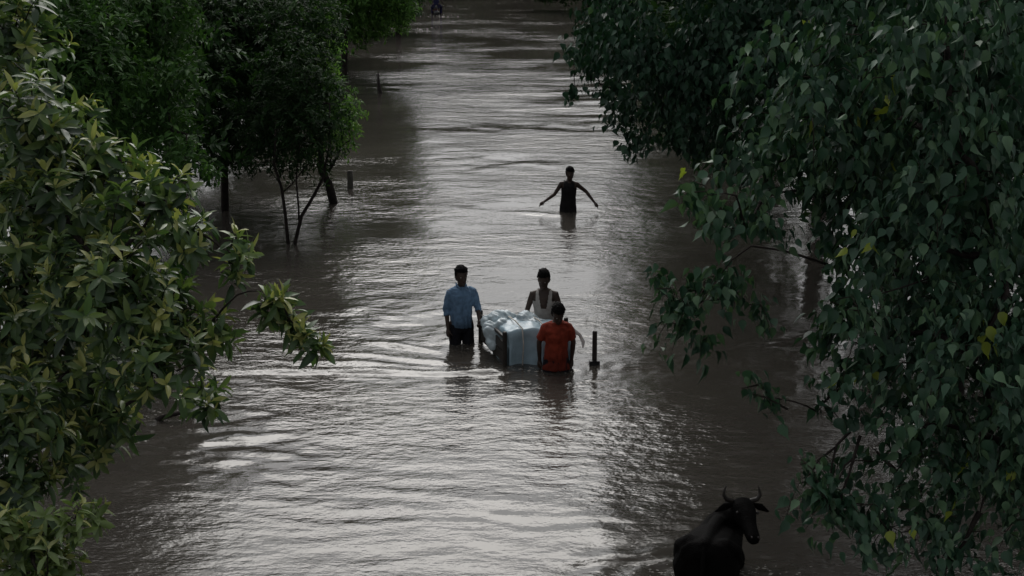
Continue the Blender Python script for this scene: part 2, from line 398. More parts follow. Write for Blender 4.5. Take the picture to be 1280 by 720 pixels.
def tree(label, group, base, trunk, clumps, kind, shapes, mats, fn, k, L0, L1, area, cover, big_leaves=0, stems=(), branch_r=.05, twigs=False, up=.45, strands=0, name='broadleaf_tree', cr=None):
    """base: root point; trunk: list of (point, radius); clumps: (centre, radius, density factor)"""
    root = empty(name, base, label, 'tree', group); o = np.array(base, float)
    mb = MB(); mb.tube([p for p, _ in trunk], [r for _, r in trunk], 10); mb.build('trunk', M['bark'], root, o)
    for st in stems:
        mb = MB(); mb.tube([p for p, _ in st], [r for _, r in st], 8); mb.build('stem', M['bark'], root, o)
    forks = [np.asarray(p) for p, _ in trunk[-max(2, len(trunk) // 2):]] + ([] if strands else [np.asarray(p) for st in stems for p, _ in st[-2:]])
    big = sorted(clumps, key=lambda q: -np.max(q[1]))
    joints = list(forks)
    for c, r, dn in big:
        c = np.asarray(c); src = min(joints, key=lambda q: np.linalg.norm(q - c) + (.0 if q[2] < c[2] + 1 else .5))
        if np.linalg.norm(src - c) > .25:
            mb = MB(); br = min(branch_r, .065 * float(np.mean(np.asarray(r) * np.ones(3))) + .004); mb.tube(limb_path(src, c, .12, 7, .08), np.linspace(br, br * .15, 7), 6); mb.build('branch', M['bark'], root, o)
        joints.append(c)
    A_ = []; tw = MB()
    for c, r, dn in clumps:
        rm = float(np.mean(np.asarray(r) * np.ones(3)))
        if strands: dn = dn * rng.choice([.55, .8, 1.0, 1.15]); r = np.asarray(r) * .93
        n = max(4, int(cover * dn * math.pi * rm * rm / area / k))
        if strands:                                        # leaves strung along drooping twigs
            m_ = max(2, n // strands); P0, A0 = in_clump(c, r, m_, up)
            P0 = P0 + [0, 0, .11]; hz = norm(A0 * [1, 1, .25]); dr = rng.uniform(.10, .34, m_)[:, None]
            P = np.concatenate([P0 + hz * .18 * t + np.array([0, 0, -1]) * dr * t * t for t in np.linspace(0, 1, strands)])
            A = np.concatenate([A0] * strands)
            if twigs:
                for p, h_, d_ in zip(P0, hz, dr[:, 0]):
                    tw.tube([p + h_ * .18 * t + np.array([0, 0, -1]) * d_ * t * t for t in (-.4, .35, .7, 1)], [.006, .005, .004, .002], 3)
        else: P, A = in_clump(c, r, n, up)
        A_.append(fn(P, A, k, L0, L1))
        if twigs and not strands:
            for p, a in zip(P[::2], A[::2]):
                q = p + (np.asarray(c) - p) * .45 - a * .05
                tw.tube([q, (p + q) / 2 + np.array([0, 0, .02]), p], [.006, .0045, .003], 3)
    pos, d, nn, L, c = [np.concatenate(q) for q in zip(*A_)]
    keep = np.ones(len(pos), bool)
    if big_leaves:
        ctr = pos + d * (L * .5)[:, None]
        px, py, z = project(ctr)
        inside = (px > 0) & (px < 1280) & (py > 0) & (py < 720)
        cell = (np.floor(px / 7).astype(int) + 2000) * 4000 + np.floor(py / 7).astype(int) + 2000
        order = np.argsort(z); seen = {}
        for i in order:
            if inside[i] and cell[i] not in seen: seen[cell[i]] = i
        vis = np.array(list(seen.values()))
        view = norm(cC - ctr[vis])
        score = (L[vis] / z[vis]) * (.25 + np.abs((view * nn[vis]).sum(1)))
        pick = vis[np.argsort(-score)[:big_leaves]]
        keep[pick] = False
        store = {}
        for i in pick:
            kk = (int(rng.integers(len(shapes))), int(c[i]))
            if kk not in store:
                sv, st = shapes[kk[0]]
                store[kk] = fast_mesh('leaf', sv, st, [mats[kk[1]]])
            ob = bpy.data.objects.new('leaf', store[kk]); COL.objects.link(ob); ob.parent = root
            b = np.cross(nn[i], d[i])
            m = Matrix.Identity(4)
            for a_, vec in enumerate((d[i], b, nn[i])):
                for q in range(3): m[q][a_] = vec[q] * L[i]
            for q in range(3): m[q][3] = pos[i][q] - o[q]
            ob.matrix_local = m
    me = leaf_geometry(shapes, pos[keep], d[keep], nn[keep], L[keep], c[keep], mats, o, 'crown')
    cr_ = bpy.data.objects.new('crown', me); COL.objects.link(cr_); cr_.parent = root; cr_['kind'] = 'stuff'
    if twigs and tw.v: tag(tw.build('twigs', M['twig'], root, o), kind='stuff')
    return root

def px_clumps(rows, z, dz=.5, dens=1.0, thick=1.0):
    res = []
    for i, row in enumerate(rows):
        px, py, r = row[:3]; zz = row[3] if len(row) > 3 else z + dz * math.sin(i * 2.4)
        rr = r / FPX * zz
        res.append((at(px, py, zz), np.array([rr, rr * thick, rr]), (row[4] if len(row) > 4 else 1) * dens))
    return res

# --- nearest tree on the left bank: whorls of oblong leaves
LZ = 11.0
rows = [(20, 40, 62), (-40, 110, 90), (40, 150, 70), (105, 150, 36), (120, 195, 58), (60, 250, 95), (150, 255, 72), (205, 240, 42),
        (232, 292, 46), (285, 318, 32), (130, 345, 95), (30, 380, 115), (200, 385, 62), (255, 415, 45), (105, 465, 92),
        (195, 460, 55), (252, 485, 34), (258, 508, 18), (15, 520, 90), (105, 545, 52), (30, 600, 62), (138, 520, 36), (-10, 690, 50),
        (345, 365, 20, 10.7, 1.3), (330, 385, 14, 10.7, 1.1), (360, 392, 14, 10.7, 1.2), (388, 432, 16, 10.7, 1.2), (375, 415, 9, 10.7, 1)]
cl = px_clumps(rows, LZ, .7, thick=1.25)
cl += px_clumps([(-150, 200, 150, 11.6), (-130, 430, 160, 11.8), (-160, 640, 150, 11.6), (-60, -60, 110, 11.5), (30, 300, 130, 12.6), (60, 480, 120, 12.6), (-20, 120, 120, 12.8)], LZ, 0, .7)
tb = on_water(-210, 640); tb[2] = -.75
tp = [(tb, .17), (tb + [.05, .05, 1.2], .14), (tb + [.15, 0, 2.4], .12), (tb + [.35, -.05, 3.4], .09), (tb + [.5, 0, 4.4], .06)]
tree('tall broad-leaved tree with pale yellow-green shoot tips filling the near left bank', None, tb, tp, cl, 'near', BROAD, LM, rosettes, 9, .085, .165, .0055, 4.0,
     big_leaves=300, twigs=True, branch_r=.045, up=.6)
# fresh green shrub at its foot
rows = [(55, 665, 40), (25, 690, 45), (95, 650, 26), (75, 700, 40), (115, 640, 14), (10, 660, 35), (-50, 700, 60), (60, 740, 60)]
sb = on_water(20, 760); sb[2] = -.75
tree('bright green leafy sapling standing below the tall tree in the bottom left corner', None, sb, [(sb, .04), (sb + [0, 0, .7], .03), (at(40, 690, 9.6), .02)],
     px_clumps(rows, 9.6, .25), 'near', BROAD, [LM[1], LM[2], LM[2], LM[3]], rosettes, 8, .07, .14, .0040, 4.2, big_leaves=60, twigs=True, branch_r=.02, up=.6, name='leafy_sapling')

# --- nearest tree on the right bank: drooping heart-shaped leaves
RZ = 12.0
rows = [(1000, 115, 75), (935, 190, 55), (875, 248, 20), (960, 245, 56), (932, 288, 34), (896, 275, 18), (1080, 60, 80), (1180, 60, 110), (1260, 80, 100), (1100, 180, 100),
        (1205, 200, 110), (1060, 260, 60, 12.8, .7), (1150, 310, 95), (1250, 330, 100), (1058, 340, 34), (1055, 390, 27), (1062, 425, 30), (1110, 430, 75), (1220, 450, 95),
        (1092, 485, 52, 12.2, .6), (1056, 482, 30, 12.2, .6), (1160, 530, 70, 12.2, .45), (1265, 560, 80, 12.2, .6), (1022, 515, 20, 12.2, .8), (1120, 590, 55, 12.1, .42), (1225, 640, 70, 12.1, .5),
        (1150, 655, 42, 12.1, .4), (1190, 700, 50, 12.1, .4), (1090, 560, 36, 12.1, .5),
        (1006, 588, 8, 11.8, .8), (1012, 612, 8, 11.8, .8), (1040, 636, 11, 11.8, .9), (1065, 670, 12, 11.8, .8), (1026, 634, 7, 11.8, .7), (1080, 640, 14, 11.8, .6), (1115, 670, 16, 11.8, .6),
        (820, 360, 17, 13.4, .9), (842, 395, 20, 13.4, 1.1), (870, 380, 22, 13.4, 1), (852, 415, 13, 13.4, 1), (876, 434, 5, 13.4, 1.2), (915, 375, 16, 13.4, .9), (938, 392, 14, 13.4, .9), (897, 352, 16, 13.4, .8), (905, 340, 18, 13.2, .9),
        (936, 497, 9, 12.0, .5)]
cl = px_clumps(rows, RZ, .8, thick=1.2)
cl += px_clumps([(1380, 120, 170, 12.5), (1380, 380, 170, 12.8), (1370, 610, 150, 12.6), (1180, 130, 150, 13.8), (1230, 330, 150, 14.0), (1080, 120, 120, 14.0), (1200, -120, 150, 12.6), (1050, -90, 110, 13),
                 (1230, 470, 100, 13.6), (1250, 620, 95, 13.6, .9), (1190, 590, 60, 13.6, .5)], RZ, 0, .7)
tb = on_water(1420, 500); tb[2] = -.75
tp = [(tb, .26), (tb + [-.05, 0, 1.3], .21), (tb + [-.2, .1, 2.6], .18), (tb + [-.4, 0, 3.6], .14), (tb + [-.6, 0, 4.8], .09)]
RST = [[(at(px, py, zz), r) for px, py, zz, r in st] for st in (
    [(1062, 540, 12, .013), (1046, 556, 11.95, .011), (1040, 580, 11.9, .008), (1037, 605, 11.85, .005)],
    [(1075, 545, 12, .014), (1062, 590, 11.9, .011), (1052, 618, 11.85, .009), (1053, 645, 11.8, .006)],
    [(1046, 558, 11.95, .010), (1024, 574, 11.9, .008), (1014, 592, 11.85, .006), (1004, 598, 11.8, .004)],
    [(1070, 570, 11.95, .010), (1056, 582, 11.9, .008), (1046, 606, 11.85, .005)],
    [(985, 512, 12, .008), (960, 498, 12, .006), (940, 492, 12, .004)])]
tree('large dark tree with drooping heart-shaped leaves filling the near right bank', None, tb, tp, cl, 'near', HEART, RM, hangers, 4, .075, .155, .0050, 4.0,
     big_leaves=300, twigs=True, branch_r=.042, up=.3, strands=5, stems=RST)

# --- dark tree behind it that overhangs the water
rows = [(748, 35, 32), (742, 78, 22), (790, 60, 55), (785, 125, 36), (800, 175, 20), (850, 90, 70), (855, 155, 42), (910, 60, 75), (905, 150, 45), (930, 195, 28), (1000, 40, 90), (1000, 150, 70),
        (715, 62, 5), (718, 118, 7), (765, 10, 40)]
cl = px_clumps(rows, 19, 1.0, thick=1.3)
for q in [((1.5, 18.5, 6.4), 1.3), ((2.6, 19, 7.6), 1.6), ((3.8, 19.5, 6.6), 1.8), ((3.2, 20.5, 9.2), 1.8), ((5, 20, 8.5), 2), ((5.2, 19.5, 5.2), 1.9), ((5.4, 19.4, 3.2), 1.6), ((4.2, 18.8, 4.4), 1.2), ((1.9, 21.5, 6.0), 1.0), ((2.4, 23, 7.6), 1.3), ((3.2, 23, 5.6), 1.2)]:
    cl.append((np.array(q[0]), np.ones(3) * q[1], .55))
tb = np.array([5.6, 19.5, -.75])
tree('dense dark tree behind the heart-leaved one, its bough overhanging the water', None, tb, [(tb, .22), (tb + [-.1, 0, 2.2], .17), (tb + [-.5, 0, 4.2], .13), (tb + [-1, 0, 6.2], .08)], cl, 'mid',
     HEART, [RM[0], RM[0], RM[1], RM[2]], hangers, 6, .09, .13, .0048, 4.2, branch_r=.06, up=.3)

# --- trees along the left edge of the drowned road
rows = [(110, 20, 70), (185, 30, 55), (130, 90, 60), (195, 90, 45), (175, 140, 45), (215, 165, 28), (190, 195, 36), (232, 205, 22), (90, 120, 50), (60, 60, 70), (20, 10, 90), (200, -20, 50), (225, 100, 22)]
cl = px_clumps(rows, 17.5, .8, thick=1.3)
tb = on_water(95, 330); tb[2] = -.75
tree('dull green small-leaved tree rising behind the tall tree on the left bank', None, tb, [(tb, .12), (tb + [.05, 0, 1.6], .1), (at(110, 90, 17.5), .07), (at(130, 20, 17.6), .04)], cl, 'mid',
     SMALL, [GM[0], GM[1], GM[1], GM[2]], sprays, 10, .07, .12, .0022, 5, branch_r=.035)

ROAD = 'small trees along the left edge of the drowned road'
rows = [(285, 50, 80), (245, 120, 48), (300, 130, 62), (345, 95, 66), (260, 175, 34), (225, 60, 50), (330, 20, 70), (275, 190, 22), (240, 20, 55), (300, 178, 20), (380, 30, 50)]
tb = on_water(280, 262); tb[2] = -.75
tree('dark crowned tree on one straight slender trunk', ROAD, tb, [(tb, .085), (at(281, 240, 31.6), .075), (at(280, 200, 31.6), .07), (at(284, 130, 31.6), .06), (at(290, 40, 31.6), .03)],
     px_clumps(rows, 31.8, .9, thick=1.2), 'mid', SMALL, [DM[0], DM[0], DM[1], DM[2]], sprays, 10, .09, .14, .003, 4.6, branch_r=.045)
rows = [(330, 203, 13), (352, 178, 30), (385, 175, 34), (340, 150, 45), (390, 130, 48), (405, 205, 8), (393, 212, 9), (360, 212, 7), (362, 85, 46)]
tb = on_water(365, 304); tb[2] = -.75
Z5 = 28.7
st = [[(tb + [.02, 0, .1], .035), (at(369, 302, Z5), .033), (at(377, 270, Z5), .032), (at(392, 245, Z5), .03), (at(404, 222, Z5), .026), (at(412, 180, Z5), .018), (at(412, 130, Z5), .012)],
      [(at(374, 277, Z5), .018), (at(373, 255, Z5), .017), (at(370, 225, Z5), .015), (at(376, 170, Z5), .01)],
      [(at(354, 240, Z5), .014), (at(362, 233, Z5), .012), (at(372, 222, Z5), .012), (at(381, 208, Z5), .009)]]
tree('many-stemmed young tree with thin forked stems rising from one point in the water', ROAD, tb,
     [(tb, .036), (at(360, 302, Z5), .033), (at(356, 262, Z5), .03), (at(352, 235, Z5), .027), (at(343, 208, Z5), .02), (at(345, 150, Z5), .012)],
     px_clumps(rows, Z5 + .3, .5), 'mid', SMALL, [DM[0], DM[0], DM[1], DM[1]], sprays, 10, .08, .12, .0026, 4.4, stems=st, branch_r=.02)
rows = [(422, 150, 26), (410, 172, 22), (436, 163, 15), (404, 125, 30), (428, 126, 18), (442, 145, 10), (390, 88, 32), (382, 50, 40), (404, 100, 18), (408, 66, 16)]
tb = on_water(417, 254); tb[2] = -.75
Z4 = 32.4
tree('leaning tree with a bent dark trunk and fresh green foliage over the water', ROAD, tb, [(tb, .1), (at(417, 254, Z4), .09), (at(411, 230, Z4), .085), (at(402, 214, Z4), .075), (at(400, 170, Z4), .05), (at(408, 100, Z4), .03)],
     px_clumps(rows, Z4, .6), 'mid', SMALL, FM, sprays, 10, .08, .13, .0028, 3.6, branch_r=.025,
     stems=[[(at(408, 218, Z4), .03), (at(416, 206, Z4), .028), (at(426, 186, Z4), .018)], [(at(412, 213, Z4), .02), (at(414, 195, Z4), .018), (at(413, 175, Z4), .012)]])
rows = [(440, 18, 36), (405, 25, 40), (418, 52, 12), (452, 32, 20), (470, -30, 45), (500, -50, 36), (450, -80, 60), (495, -110, 45), (430, -140, 70), (485, -170, 55), (450, -210, 50), (470, 8, 35), (495, 8, 24), (500, 25, 12), (380, 10, 55), (440, -20, 50), (475, 30, 14)]
tb = on_water(430, 98); tb[2] = -.75
tree('fresh green tree on a thin trunk farther up the drowned road', ROAD, tb, [(tb, .13), (at(430, 98, 53.5), .11), (at(431, 60, 53.5), .1), (at(436, 10, 53.5), .06)],
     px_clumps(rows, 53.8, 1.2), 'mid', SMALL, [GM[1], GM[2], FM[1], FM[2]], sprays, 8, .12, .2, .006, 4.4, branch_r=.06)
rows = [(508, 8, 14), (516, 16, 8), (500, -10, 20), (490, 5, 18), (520, -8, 14), (470, -20, 40)]
tb = on_water(498, 40); tb[2] = -.75
tree('dark low-hanging tree farthest up the left edge of the drowned road', ROAD, tb, [(tb, .14), (at(498, 20, 70), .12), (at(500, -15, 70), .08)],
     px_clumps(rows, 70, 1.2), 'mid', SMALL, [DM[0], DM[1], DM[1], DM[2]], sprays, 8, .14, .22, .007, 4.2, branch_r=.06)

# --- trees that line both sides beyond, mostly above and beside the frame, mirrored in the water
def bank_tree(label, group, x, y, h, w, low=1.2, mats=DM):
    tb = np.array([x, y, -.75]); cl = []
    for i in range(9):
        a = i * 2.4; t = (i + .5) / 9
        zc = low + w * .5 + (h - low - w * .9) * t
        rr = w * (.62 - .25 * abs(t - .4))
        cl.append((np.array([x + math.cos(a) * w * .42, y + math.sin(a) * w * .42, zc]), np.array([rr, rr, rr * .85]), 1))
    tb = tb + [1.9 if x > 0 else -.6, 0, 0]; tt = np.array([x, y, 0])
    tree(label, group, tb, [(tb, .06 * h ** .5 + .05), (tb + [-.3 if x > 0 else .1, 0, h * .3], .05 * h ** .5), (tt + [.1, 0, h * .75], .04)], cl, 'far', SMALL, [mats[0], mats[1], mats[1], mats[2]], sprays, 8, .16, .28, .011, 2.6, branch_r=.05)
ORD = ['first', 'second', 'third', 'fourth', 'fifth', 'sixth', 'last']
ORD2 = ORD + ['nearest added outer', 'middle added outer', 'farthest added outer']  # outer three are added beyond the row to darken the water behind
RB = 'trees lining the right bank behind the overhanging bough'
for i, (x, y, h, w) in enumerate([(4.6, 26, 10.5, 2.9), (4.7, 33, 12, 3.1), (5.0, 41, 12.5, 3.1), (6.6, 50, 10, 3), (6.8, 60, 10, 3), (7.4, 72, 10, 3.2), (8.4, 84, 9, 3.2), (8.6, 17.5, 7, 2.8), (9.4, 23, 8, 2.9), (10.5, 31, 9, 3.2)]):
    bank_tree(ORD2[i] + ' tall tree of the row behind the overhanging bough, from the near end', RB, x, y, h, w, .3)
LB = 'bushy trees standing back from the left edge of the road'
for i, (x, y, h, w) in enumerate([(-6.2, 21, 6.0, 2.1), (-7.2, 28, 6.2, 2.3), (-7.2, 37, 5.4, 2.2), (-7.0, 46, 5.4, 2.4), (-7.4, 60, 6, 2.6), (-7.8, 72, 6, 2.8), (-8, 86, 6, 3)]):
    bank_tree(ORD[i] + ' bushy tree of the row set back behind the road-edge trees', LB, x, y, h, w, .4)
tb = np.array([4.1, 84.5, -.75])
tree('dark far tree whose lowest boughs touch the water at the upper right of the road', None, tb, [(tb, .2), (tb + [0, 0, 2], .16), (tb + [.1, 0, 4], .08)],
     [(np.array([4.1 + dx, 84.5 + dy, z]), np.array([r, r, r * .8]), 1) for dx, dy, z, r in ((0, 0, 1.3, 1.2), (-1.3, .2, 1.2, 1.0), (-2.4, 0, 1.2, .8), (1.5, .3, 1.6, 1.4), (-.5, 0, 3, 1.7), (.8, .3, 4.2, 1.7), (-1.6, .2, 2.4, 1.1), (-3.1, .1, 1.5, .6))], 'far',
     SMALL, [DM[0], DM[0], DM[1], DM[1]], sprays, 8, .18, .3, .012, 3.4, branch_r=.06)
# far-off wood closing the road
Pf, Af = [], []
for i in range(46):
    x = -34 + i * 1.5; y = 112 + 6 * math.sin(i * 1.7) + abs(x) * .1
    for q in range(5):
        p_, a_ = in_clump((x, y, 1.0 + 2.2 * q + .4 * math.sin(i * 3.1)), (2.3, 2.1, 1.7), 200); Pf.append(p_); Af.append(a_)
g = sprays(np.concatenate(Pf), np.concatenate(Af), 6, .4, .7)
me = leaf_geometry(SMALL, *g, DM, np.zeros(3), 'far_wood')
fw = bpy.data.objects.new('far_wood', me); COL.objects.link(fw)
tag(fw, 'far-off dark wood closing the end of the drowned road', 'wood', None, 'stuff')

# ------------------------------------------------------------------ people
SKIN = mat('dark_brown_skin', (.045, .028, .021), .5, .2, 12, .35)
HAIR = mat('black_hair', (.004, .0035, .0035), .8, .3, 60, .1, .5, 200)
EYEW = mat('eye_white', (.5, .47, .43), .3, .05, 10); EYED = mat('eye_dark', (.01, .008, .007), .2, .1, 10)
LIP = mat('lip_skin', (.06, .028, .024), .5, .15, 20)

def solid(mb, name, m, parent=None, origin=(0, 0, 0), voxel=.008, smooth=4, xf=None, fold=0.0, fscale=1.0, cut=None):
    """grow one continuous skin over the collected limbs (voxel remesh, then smoothing)"""
    me = bpy.data.meshes.new(name); me.from_pydata(mb.v, [], mb.f)
    bm = bmesh.new(); bm.from_mesh(me); bmesh.ops.recalc_face_normals(bm, faces=bm.faces); bm.to_mesh(me); bm.free()
    ob = bpy.data.objects.new(name, me); COL.objects.link(ob)
    r = ob.modifiers.new('remesh', 'REMESH'); r.mode = 'VOXEL'; r.voxel_size = voxel
    s = ob.modifiers.new('smooth', 'SMOOTH'); s.iterations = smooth; s.factor = .5
    bpy.context.view_layer.update()
    new = bpy.data.meshes.new_from_object(ob.evaluated_get(bpy.context.evaluated_depsgraph_get()))
    ob.modifiers.clear(); ob.data = new; new.name = name; bpy.data.meshes.remove(me)
    n = len(new.vertices); co = np.empty(n * 3, np.float32); new.vertices.foreach_get('co', co); co = co.reshape(-1, 3)
    if fold:
        no = np.empty(n * 3, np.float32); new.vertices.foreach_get('normal', no); no = no.reshape(-1, 3)
        a = perlin(co[:, 0] * 14 * fscale + co[:, 1] * 9 + 5, co[:, 2] * 8 * fscale + co[:, 1] * 6)
        co = co + no * (fold * (np.abs(a) * 2 - .5))[:, None]
    if cut is not None:
        idx = [i for i, v in enumerate(new.vertices) if cut(v.co)]
        new.vertices.foreach_set('co', co.ravel())
        bm = bmesh.new(); bm.from_mesh(new); bm.verts.ensure_lookup_table()
        bmesh.ops.delete(bm, geom=[bm.verts[i] for i in idx], context='VERTS'); bm.to_mesh(new); bm.free()
    else: new.vertices.foreach_set('co', co.ravel())
    new.materials.clear(); new.materials.append(m)
    new.polygons.foreach_set('use_smooth', np.ones(len(new.polygons), bool)); new.update()
    if parent: ob.parent = parent
    return ob

def person(label, loc, heading, scale=1.0, lean=0.0, lean_side=0.0, head_turn=0.0, head_nod=0.0, arms=None, legs=None, clothes='', top=None, bottom=None, group=None, voxel=.0075, grip=(False, False), hip_z=0.0):
    """local space: standing at the origin, facing -y. arms/legs: joints for the two sides, x<0 first"""
    piv = Vector((0, .01, .93))
    L = Matrix.Rotation(lean, 3, 'X') @ Matrix.Rotation(lean_side, 3, 'Y')
    def up(p):
        p = Vector(p); t = min(max((p.z - .84) / .2, 0), 1)
        return p.lerp(piv + L @ (p - piv), t * t * (3 - 2 * t))
    legs = legs or [[(-.095, 0, .90), (-.105, -.015, .48), (-.11, .02, .085)], [(.095, 0, .90), (.105, -.015, .48), (.11, .02, .085)]]
    arms = arms or [[(-.172, .0, 1.365), (-.235, .02, 1.12), (-.235, -.05, .88)], [(.172, .0, 1.365), (.235, .02, 1.12), (.235, -.05, .88)]]
    A = [[up(p) for p in a] if True else a for a in arms]
    TORSO = [(.82, .10, .09, 0, 0), (.88, .155, .112, 0, 0), (.95, .158, .112, 0, .004), (1.04, .135, .097, 0, 0), (1.14, .143, .10, 0, -.004), (1.25, .163, .112, 0, -.008),
             (1.33, .172, .108, 0, -.004), (1.39, .155, .088, 0, .004), (1.43, .10, .066, 0, .008), (1.455, .058, .056, 0, .010)]
    b = MB()
    b.ellipse_loft(TORSO, 18, up)
    hc = Vector((0, -.012, 1.60))
    HT = Matrix.Rotation(head_turn, 3, 'Z') @ Matrix.Rotation(head_nod, 3, 'X')
    neckp = Vector((0, .012, 1.47))
    HS = 1.13
    hd = lambda p: up(neckp + HT @ ((Vector(p) - neckp) * HS) - Vector((0, 0, .022)))
    b.tube([up((0, .012, 1.40)), up((0, .008, 1.47)), hd((0, -.002, 1.545))], [.058, .053, .052], 12)
    HEAD = [(1.482, .020, .022, 0, -.062), (1.495, .038, .040, 0, -.048), (1.52, .054, .066, 0, -.028), (1.55, .064, .084, 0, -.014), (1.59, .071, .094, 0, -.008), (1.63, .074, .098, 0, -.004),
            (1.665, .070, .092, 0, 0), (1.69, .055, .072, 0, 0), (1.705, .030, .040, 0, 0)]
    b.ellipse_loft(HEAD, 18, hd)
    b.tube([hd((0, -.098, 1.60)), hd((0, -.112, 1.568)), hd((0, -.106, 1.558))], [.008, .014, .012], 8, True)          # nose
    b.tube([hd((-.045, -.086, 1.612)), hd((0, -.099, 1.612)), hd((.045, -.086, 1.612))], [.010, .012, .010], 8, True)   # brow
    for s in (-1, 1): b.ball(hd((s * .076, .006, 1.583)), (.010, .020, .030), 8)
    for i, a in enumerate(A):
        s = -1 if i == 0 else 1
        sh, el, wr = a
        b.tube([up((s * .09, .002, 1.385)), sh, sh.lerp(el, .35), el, el.lerp(wr, .3), wr], [.048, .055, .047, .038, .038, .026], 12, True)
        hdv = (wr - el).normalized()
        side = Vector((0, 1, 0)) - hdv * hdv.y
        if side.length < .3: side = Vector((0, 0, 1)) - hdv * hdv.z
        side.normalize(); flat = hdv.cross(side)              # side: across the knuckles, flat: out of the palm
        if flat.x * s > 0: flat = -flat
        b.tube([wr, wr + hdv * .045, wr + hdv * .088], [.026, .037, .038], 10, True, 1.0)
        curl = 1.25 if grip[i] else .28
        for f, (off, ln) in enumerate(((-.03, .070), (-.010, .080), (.010, .075), (.030, .058))):
            p0 = wr + hdv * .088 + side * off; p = p0; pts = [p0 - hdv * .02]; ang = 0
            for q in range(3):
                pts.append(p); ang += curl * (.5 if q == 0 else .8) * (1 + .12 * f)
                p = p + (hdv * math.cos(ang) + flat * math.sin(ang) + side * off * 1.2) * ln * (.45, .32, .23)[q]
            pts.append(p); b.tube(pts, [.0105, .0105, .010, .0095, .008], 7, True)
        t0 = wr + hdv * .03 - side * .028
        b.tube([t0, t0 + (hdv * .6 - side * .7 + flat * .3) * .045, t0 + (hdv * .95 - side * .75 + flat * .55) * .075], [.014, .0115, .009], 7, True)
    for i, l in enumerate(legs):
        hp, kn, an = [Vector(p) for p in l]
        b.tube([hp + Vector((0, 0, .04)), hp.lerp(kn, .3), kn, kn.lerp(an, .3), an], [.088, .080, .056, .055, .036], 12, True)
        b.tube([an + Vector((0, .035, -.03)), an + Vector((0, -.05, -.045)), an + Vector((0, -.15, -.06))], [.036, .038, .026], 10, True)
    body = solid(b, 'person', SKIN, voxel=voxel, smooth=3)
    body.location = Vector(loc); body.rotation_euler = (0, 0, heading); body.scale = (scale * .91, scale * .95, scale)
    tag(body, label, 'person', group)
    # hair: a cap over the skull, cut at the hairline
    h = MB(); h.ellipse_loft([(1.53, .060, .060, 0, .035), (1.57, .082, .092, 0, .018), (1.62, .089, .110, 0, .006), (1.65, .090, .111, 0, 0), (1.68, .083, .102, 0, 0), (1.705, .069, .085, 0, 0), (1.725, .047, .058, 0, 0), (1.735, .016, .020, 0, 0)], 18, hd)
    inv = lambda p: neckp + HT.transposed() @ (piv + L.transposed() @ (Vector(p) + Vector((0, 0, .022)) - piv) - neckp) / HS
    def hcut(p):
        q = inv(p); return (q.y < -.030 and q.z < 1.655) or (q.y < .02 and q.z < 1.60 and abs(q.x) < .9)
    solid(h, 'hair', HAIR, body, voxel=.008, smooth=2, fold=.014, fscale=3, cut=hcut)
    for s in (-1, 1):
        e = MB(); e.ball(hd((s * .031, -.0885, 1.594)), (.012, .010, .008), 10); eo = e.build('eye', EYEW, body, local=True)
        e = MB(); e.ball(hd((s * .031, -.0965, 1.594)), (.0052, .004, .0052), 8); e.build('pupil', EYED, eo, local=True)
    e = MB(); e.tube([hd((-.022, -.091, 1.532)), hd((0, -.100, 1.533)), hd((.022, -.091, 1.532))], [.005, .008, .005], 8, True); e.build('lips', LIP, body, local=True)
    grow = lambda rows, k: [(z, rx + k, ry + k, cx, cy) for z, rx, ry, cx, cy in rows]
    # upper garment
    c = MB()
    if clothes in ('shirt', 'tshirt'):
        hem = .875 if clothes == 'shirt' else .76
        c.ellipse_loft([(hem, .178 if clothes == 'shirt' else .208, .140, 0, 0), (hem + .12, .172 if clothes == 'shirt' else .186, .132, 0, 0)] + grow(TORSO[4:-1], .022) + [(1.452, .072, .070, 0, .008)], 20, up)
        for i, a in enumerate(A):
            s = -1 if i == 0 else 1; sh, el, wr = a
            pts = [up((s * .07, .002, 1.395)), up((s * .125, .002, 1.385)), sh, sh.lerp(el, .45)]
            rad = [.045, .060, .066, .066]
            if clothes == 'shirt': pts += [el, el.lerp(wr, .35)]; rad += [.057, .053]
            else: pts += [sh.lerp(el, .78)]; rad += [.068]
            c.tube(pts, rad, 12)
        solid(c, 'shirt', top, body, voxel=.010, smooth=4, fold=.017, fscale=.8)
        if clothes == 'shirt':
            c = MB()
            for s in (-1, 1): c.tube([up((s * .066, .05, 1.475)), up((s * .070, -.03, 1.462)), up((s * .028, -.088, 1.425))], [.014, .016, .008], 8, True)
            c.build('collar', top, body, local=True)
            c = MB(); c.tube([up((0, -.092, 1.42)), up((0, -.128, 1.33)), up((0, -.137, 1.22)), up((0, -.128, 1.08)), up((0, -.137, .96)), up((0, -.137, .885))], [.010] * 6, 6, True, .4); c.build('placket', top, body, local=True)
    elif clothes in ('vest', 'dark_vest'):
        c.ellipse_loft(([(.66, .205, .14, 0, 0), (.80, .198, .136, 0, 0), (.95, .180, .130, 0, 0), (1.12, .165, .120, 0, 0)] + grow(TORSO[5:-1], .012) if clothes == 'dark_vest' else [(.80, .170, .125, 0, 0)] + grow(TORSO[2:-1], .012)) + [(1.45, .07, .066, 0, .008)], 20, up)
        invu = lambda p: piv + L.transposed() @ (Vector(p) - piv)
        low = 1.20 if clothes == 'vest' else 1.40
        def vcut(p):
            q = invu(p)
            if q.z > 1.30 and abs(q.x) > .125: return True
            if q.y < .0 and q.z > low and abs(q.x) < .035 + .035 * (q.z - low) / .2: return True
            return q.z > 1.435 or (q.y >= 0 and q.z > 1.36 and abs(q.x) < .07)
        solid(c, 'vest', top, body, voxel=.009, smooth=4, fold=.005, cut=vcut)
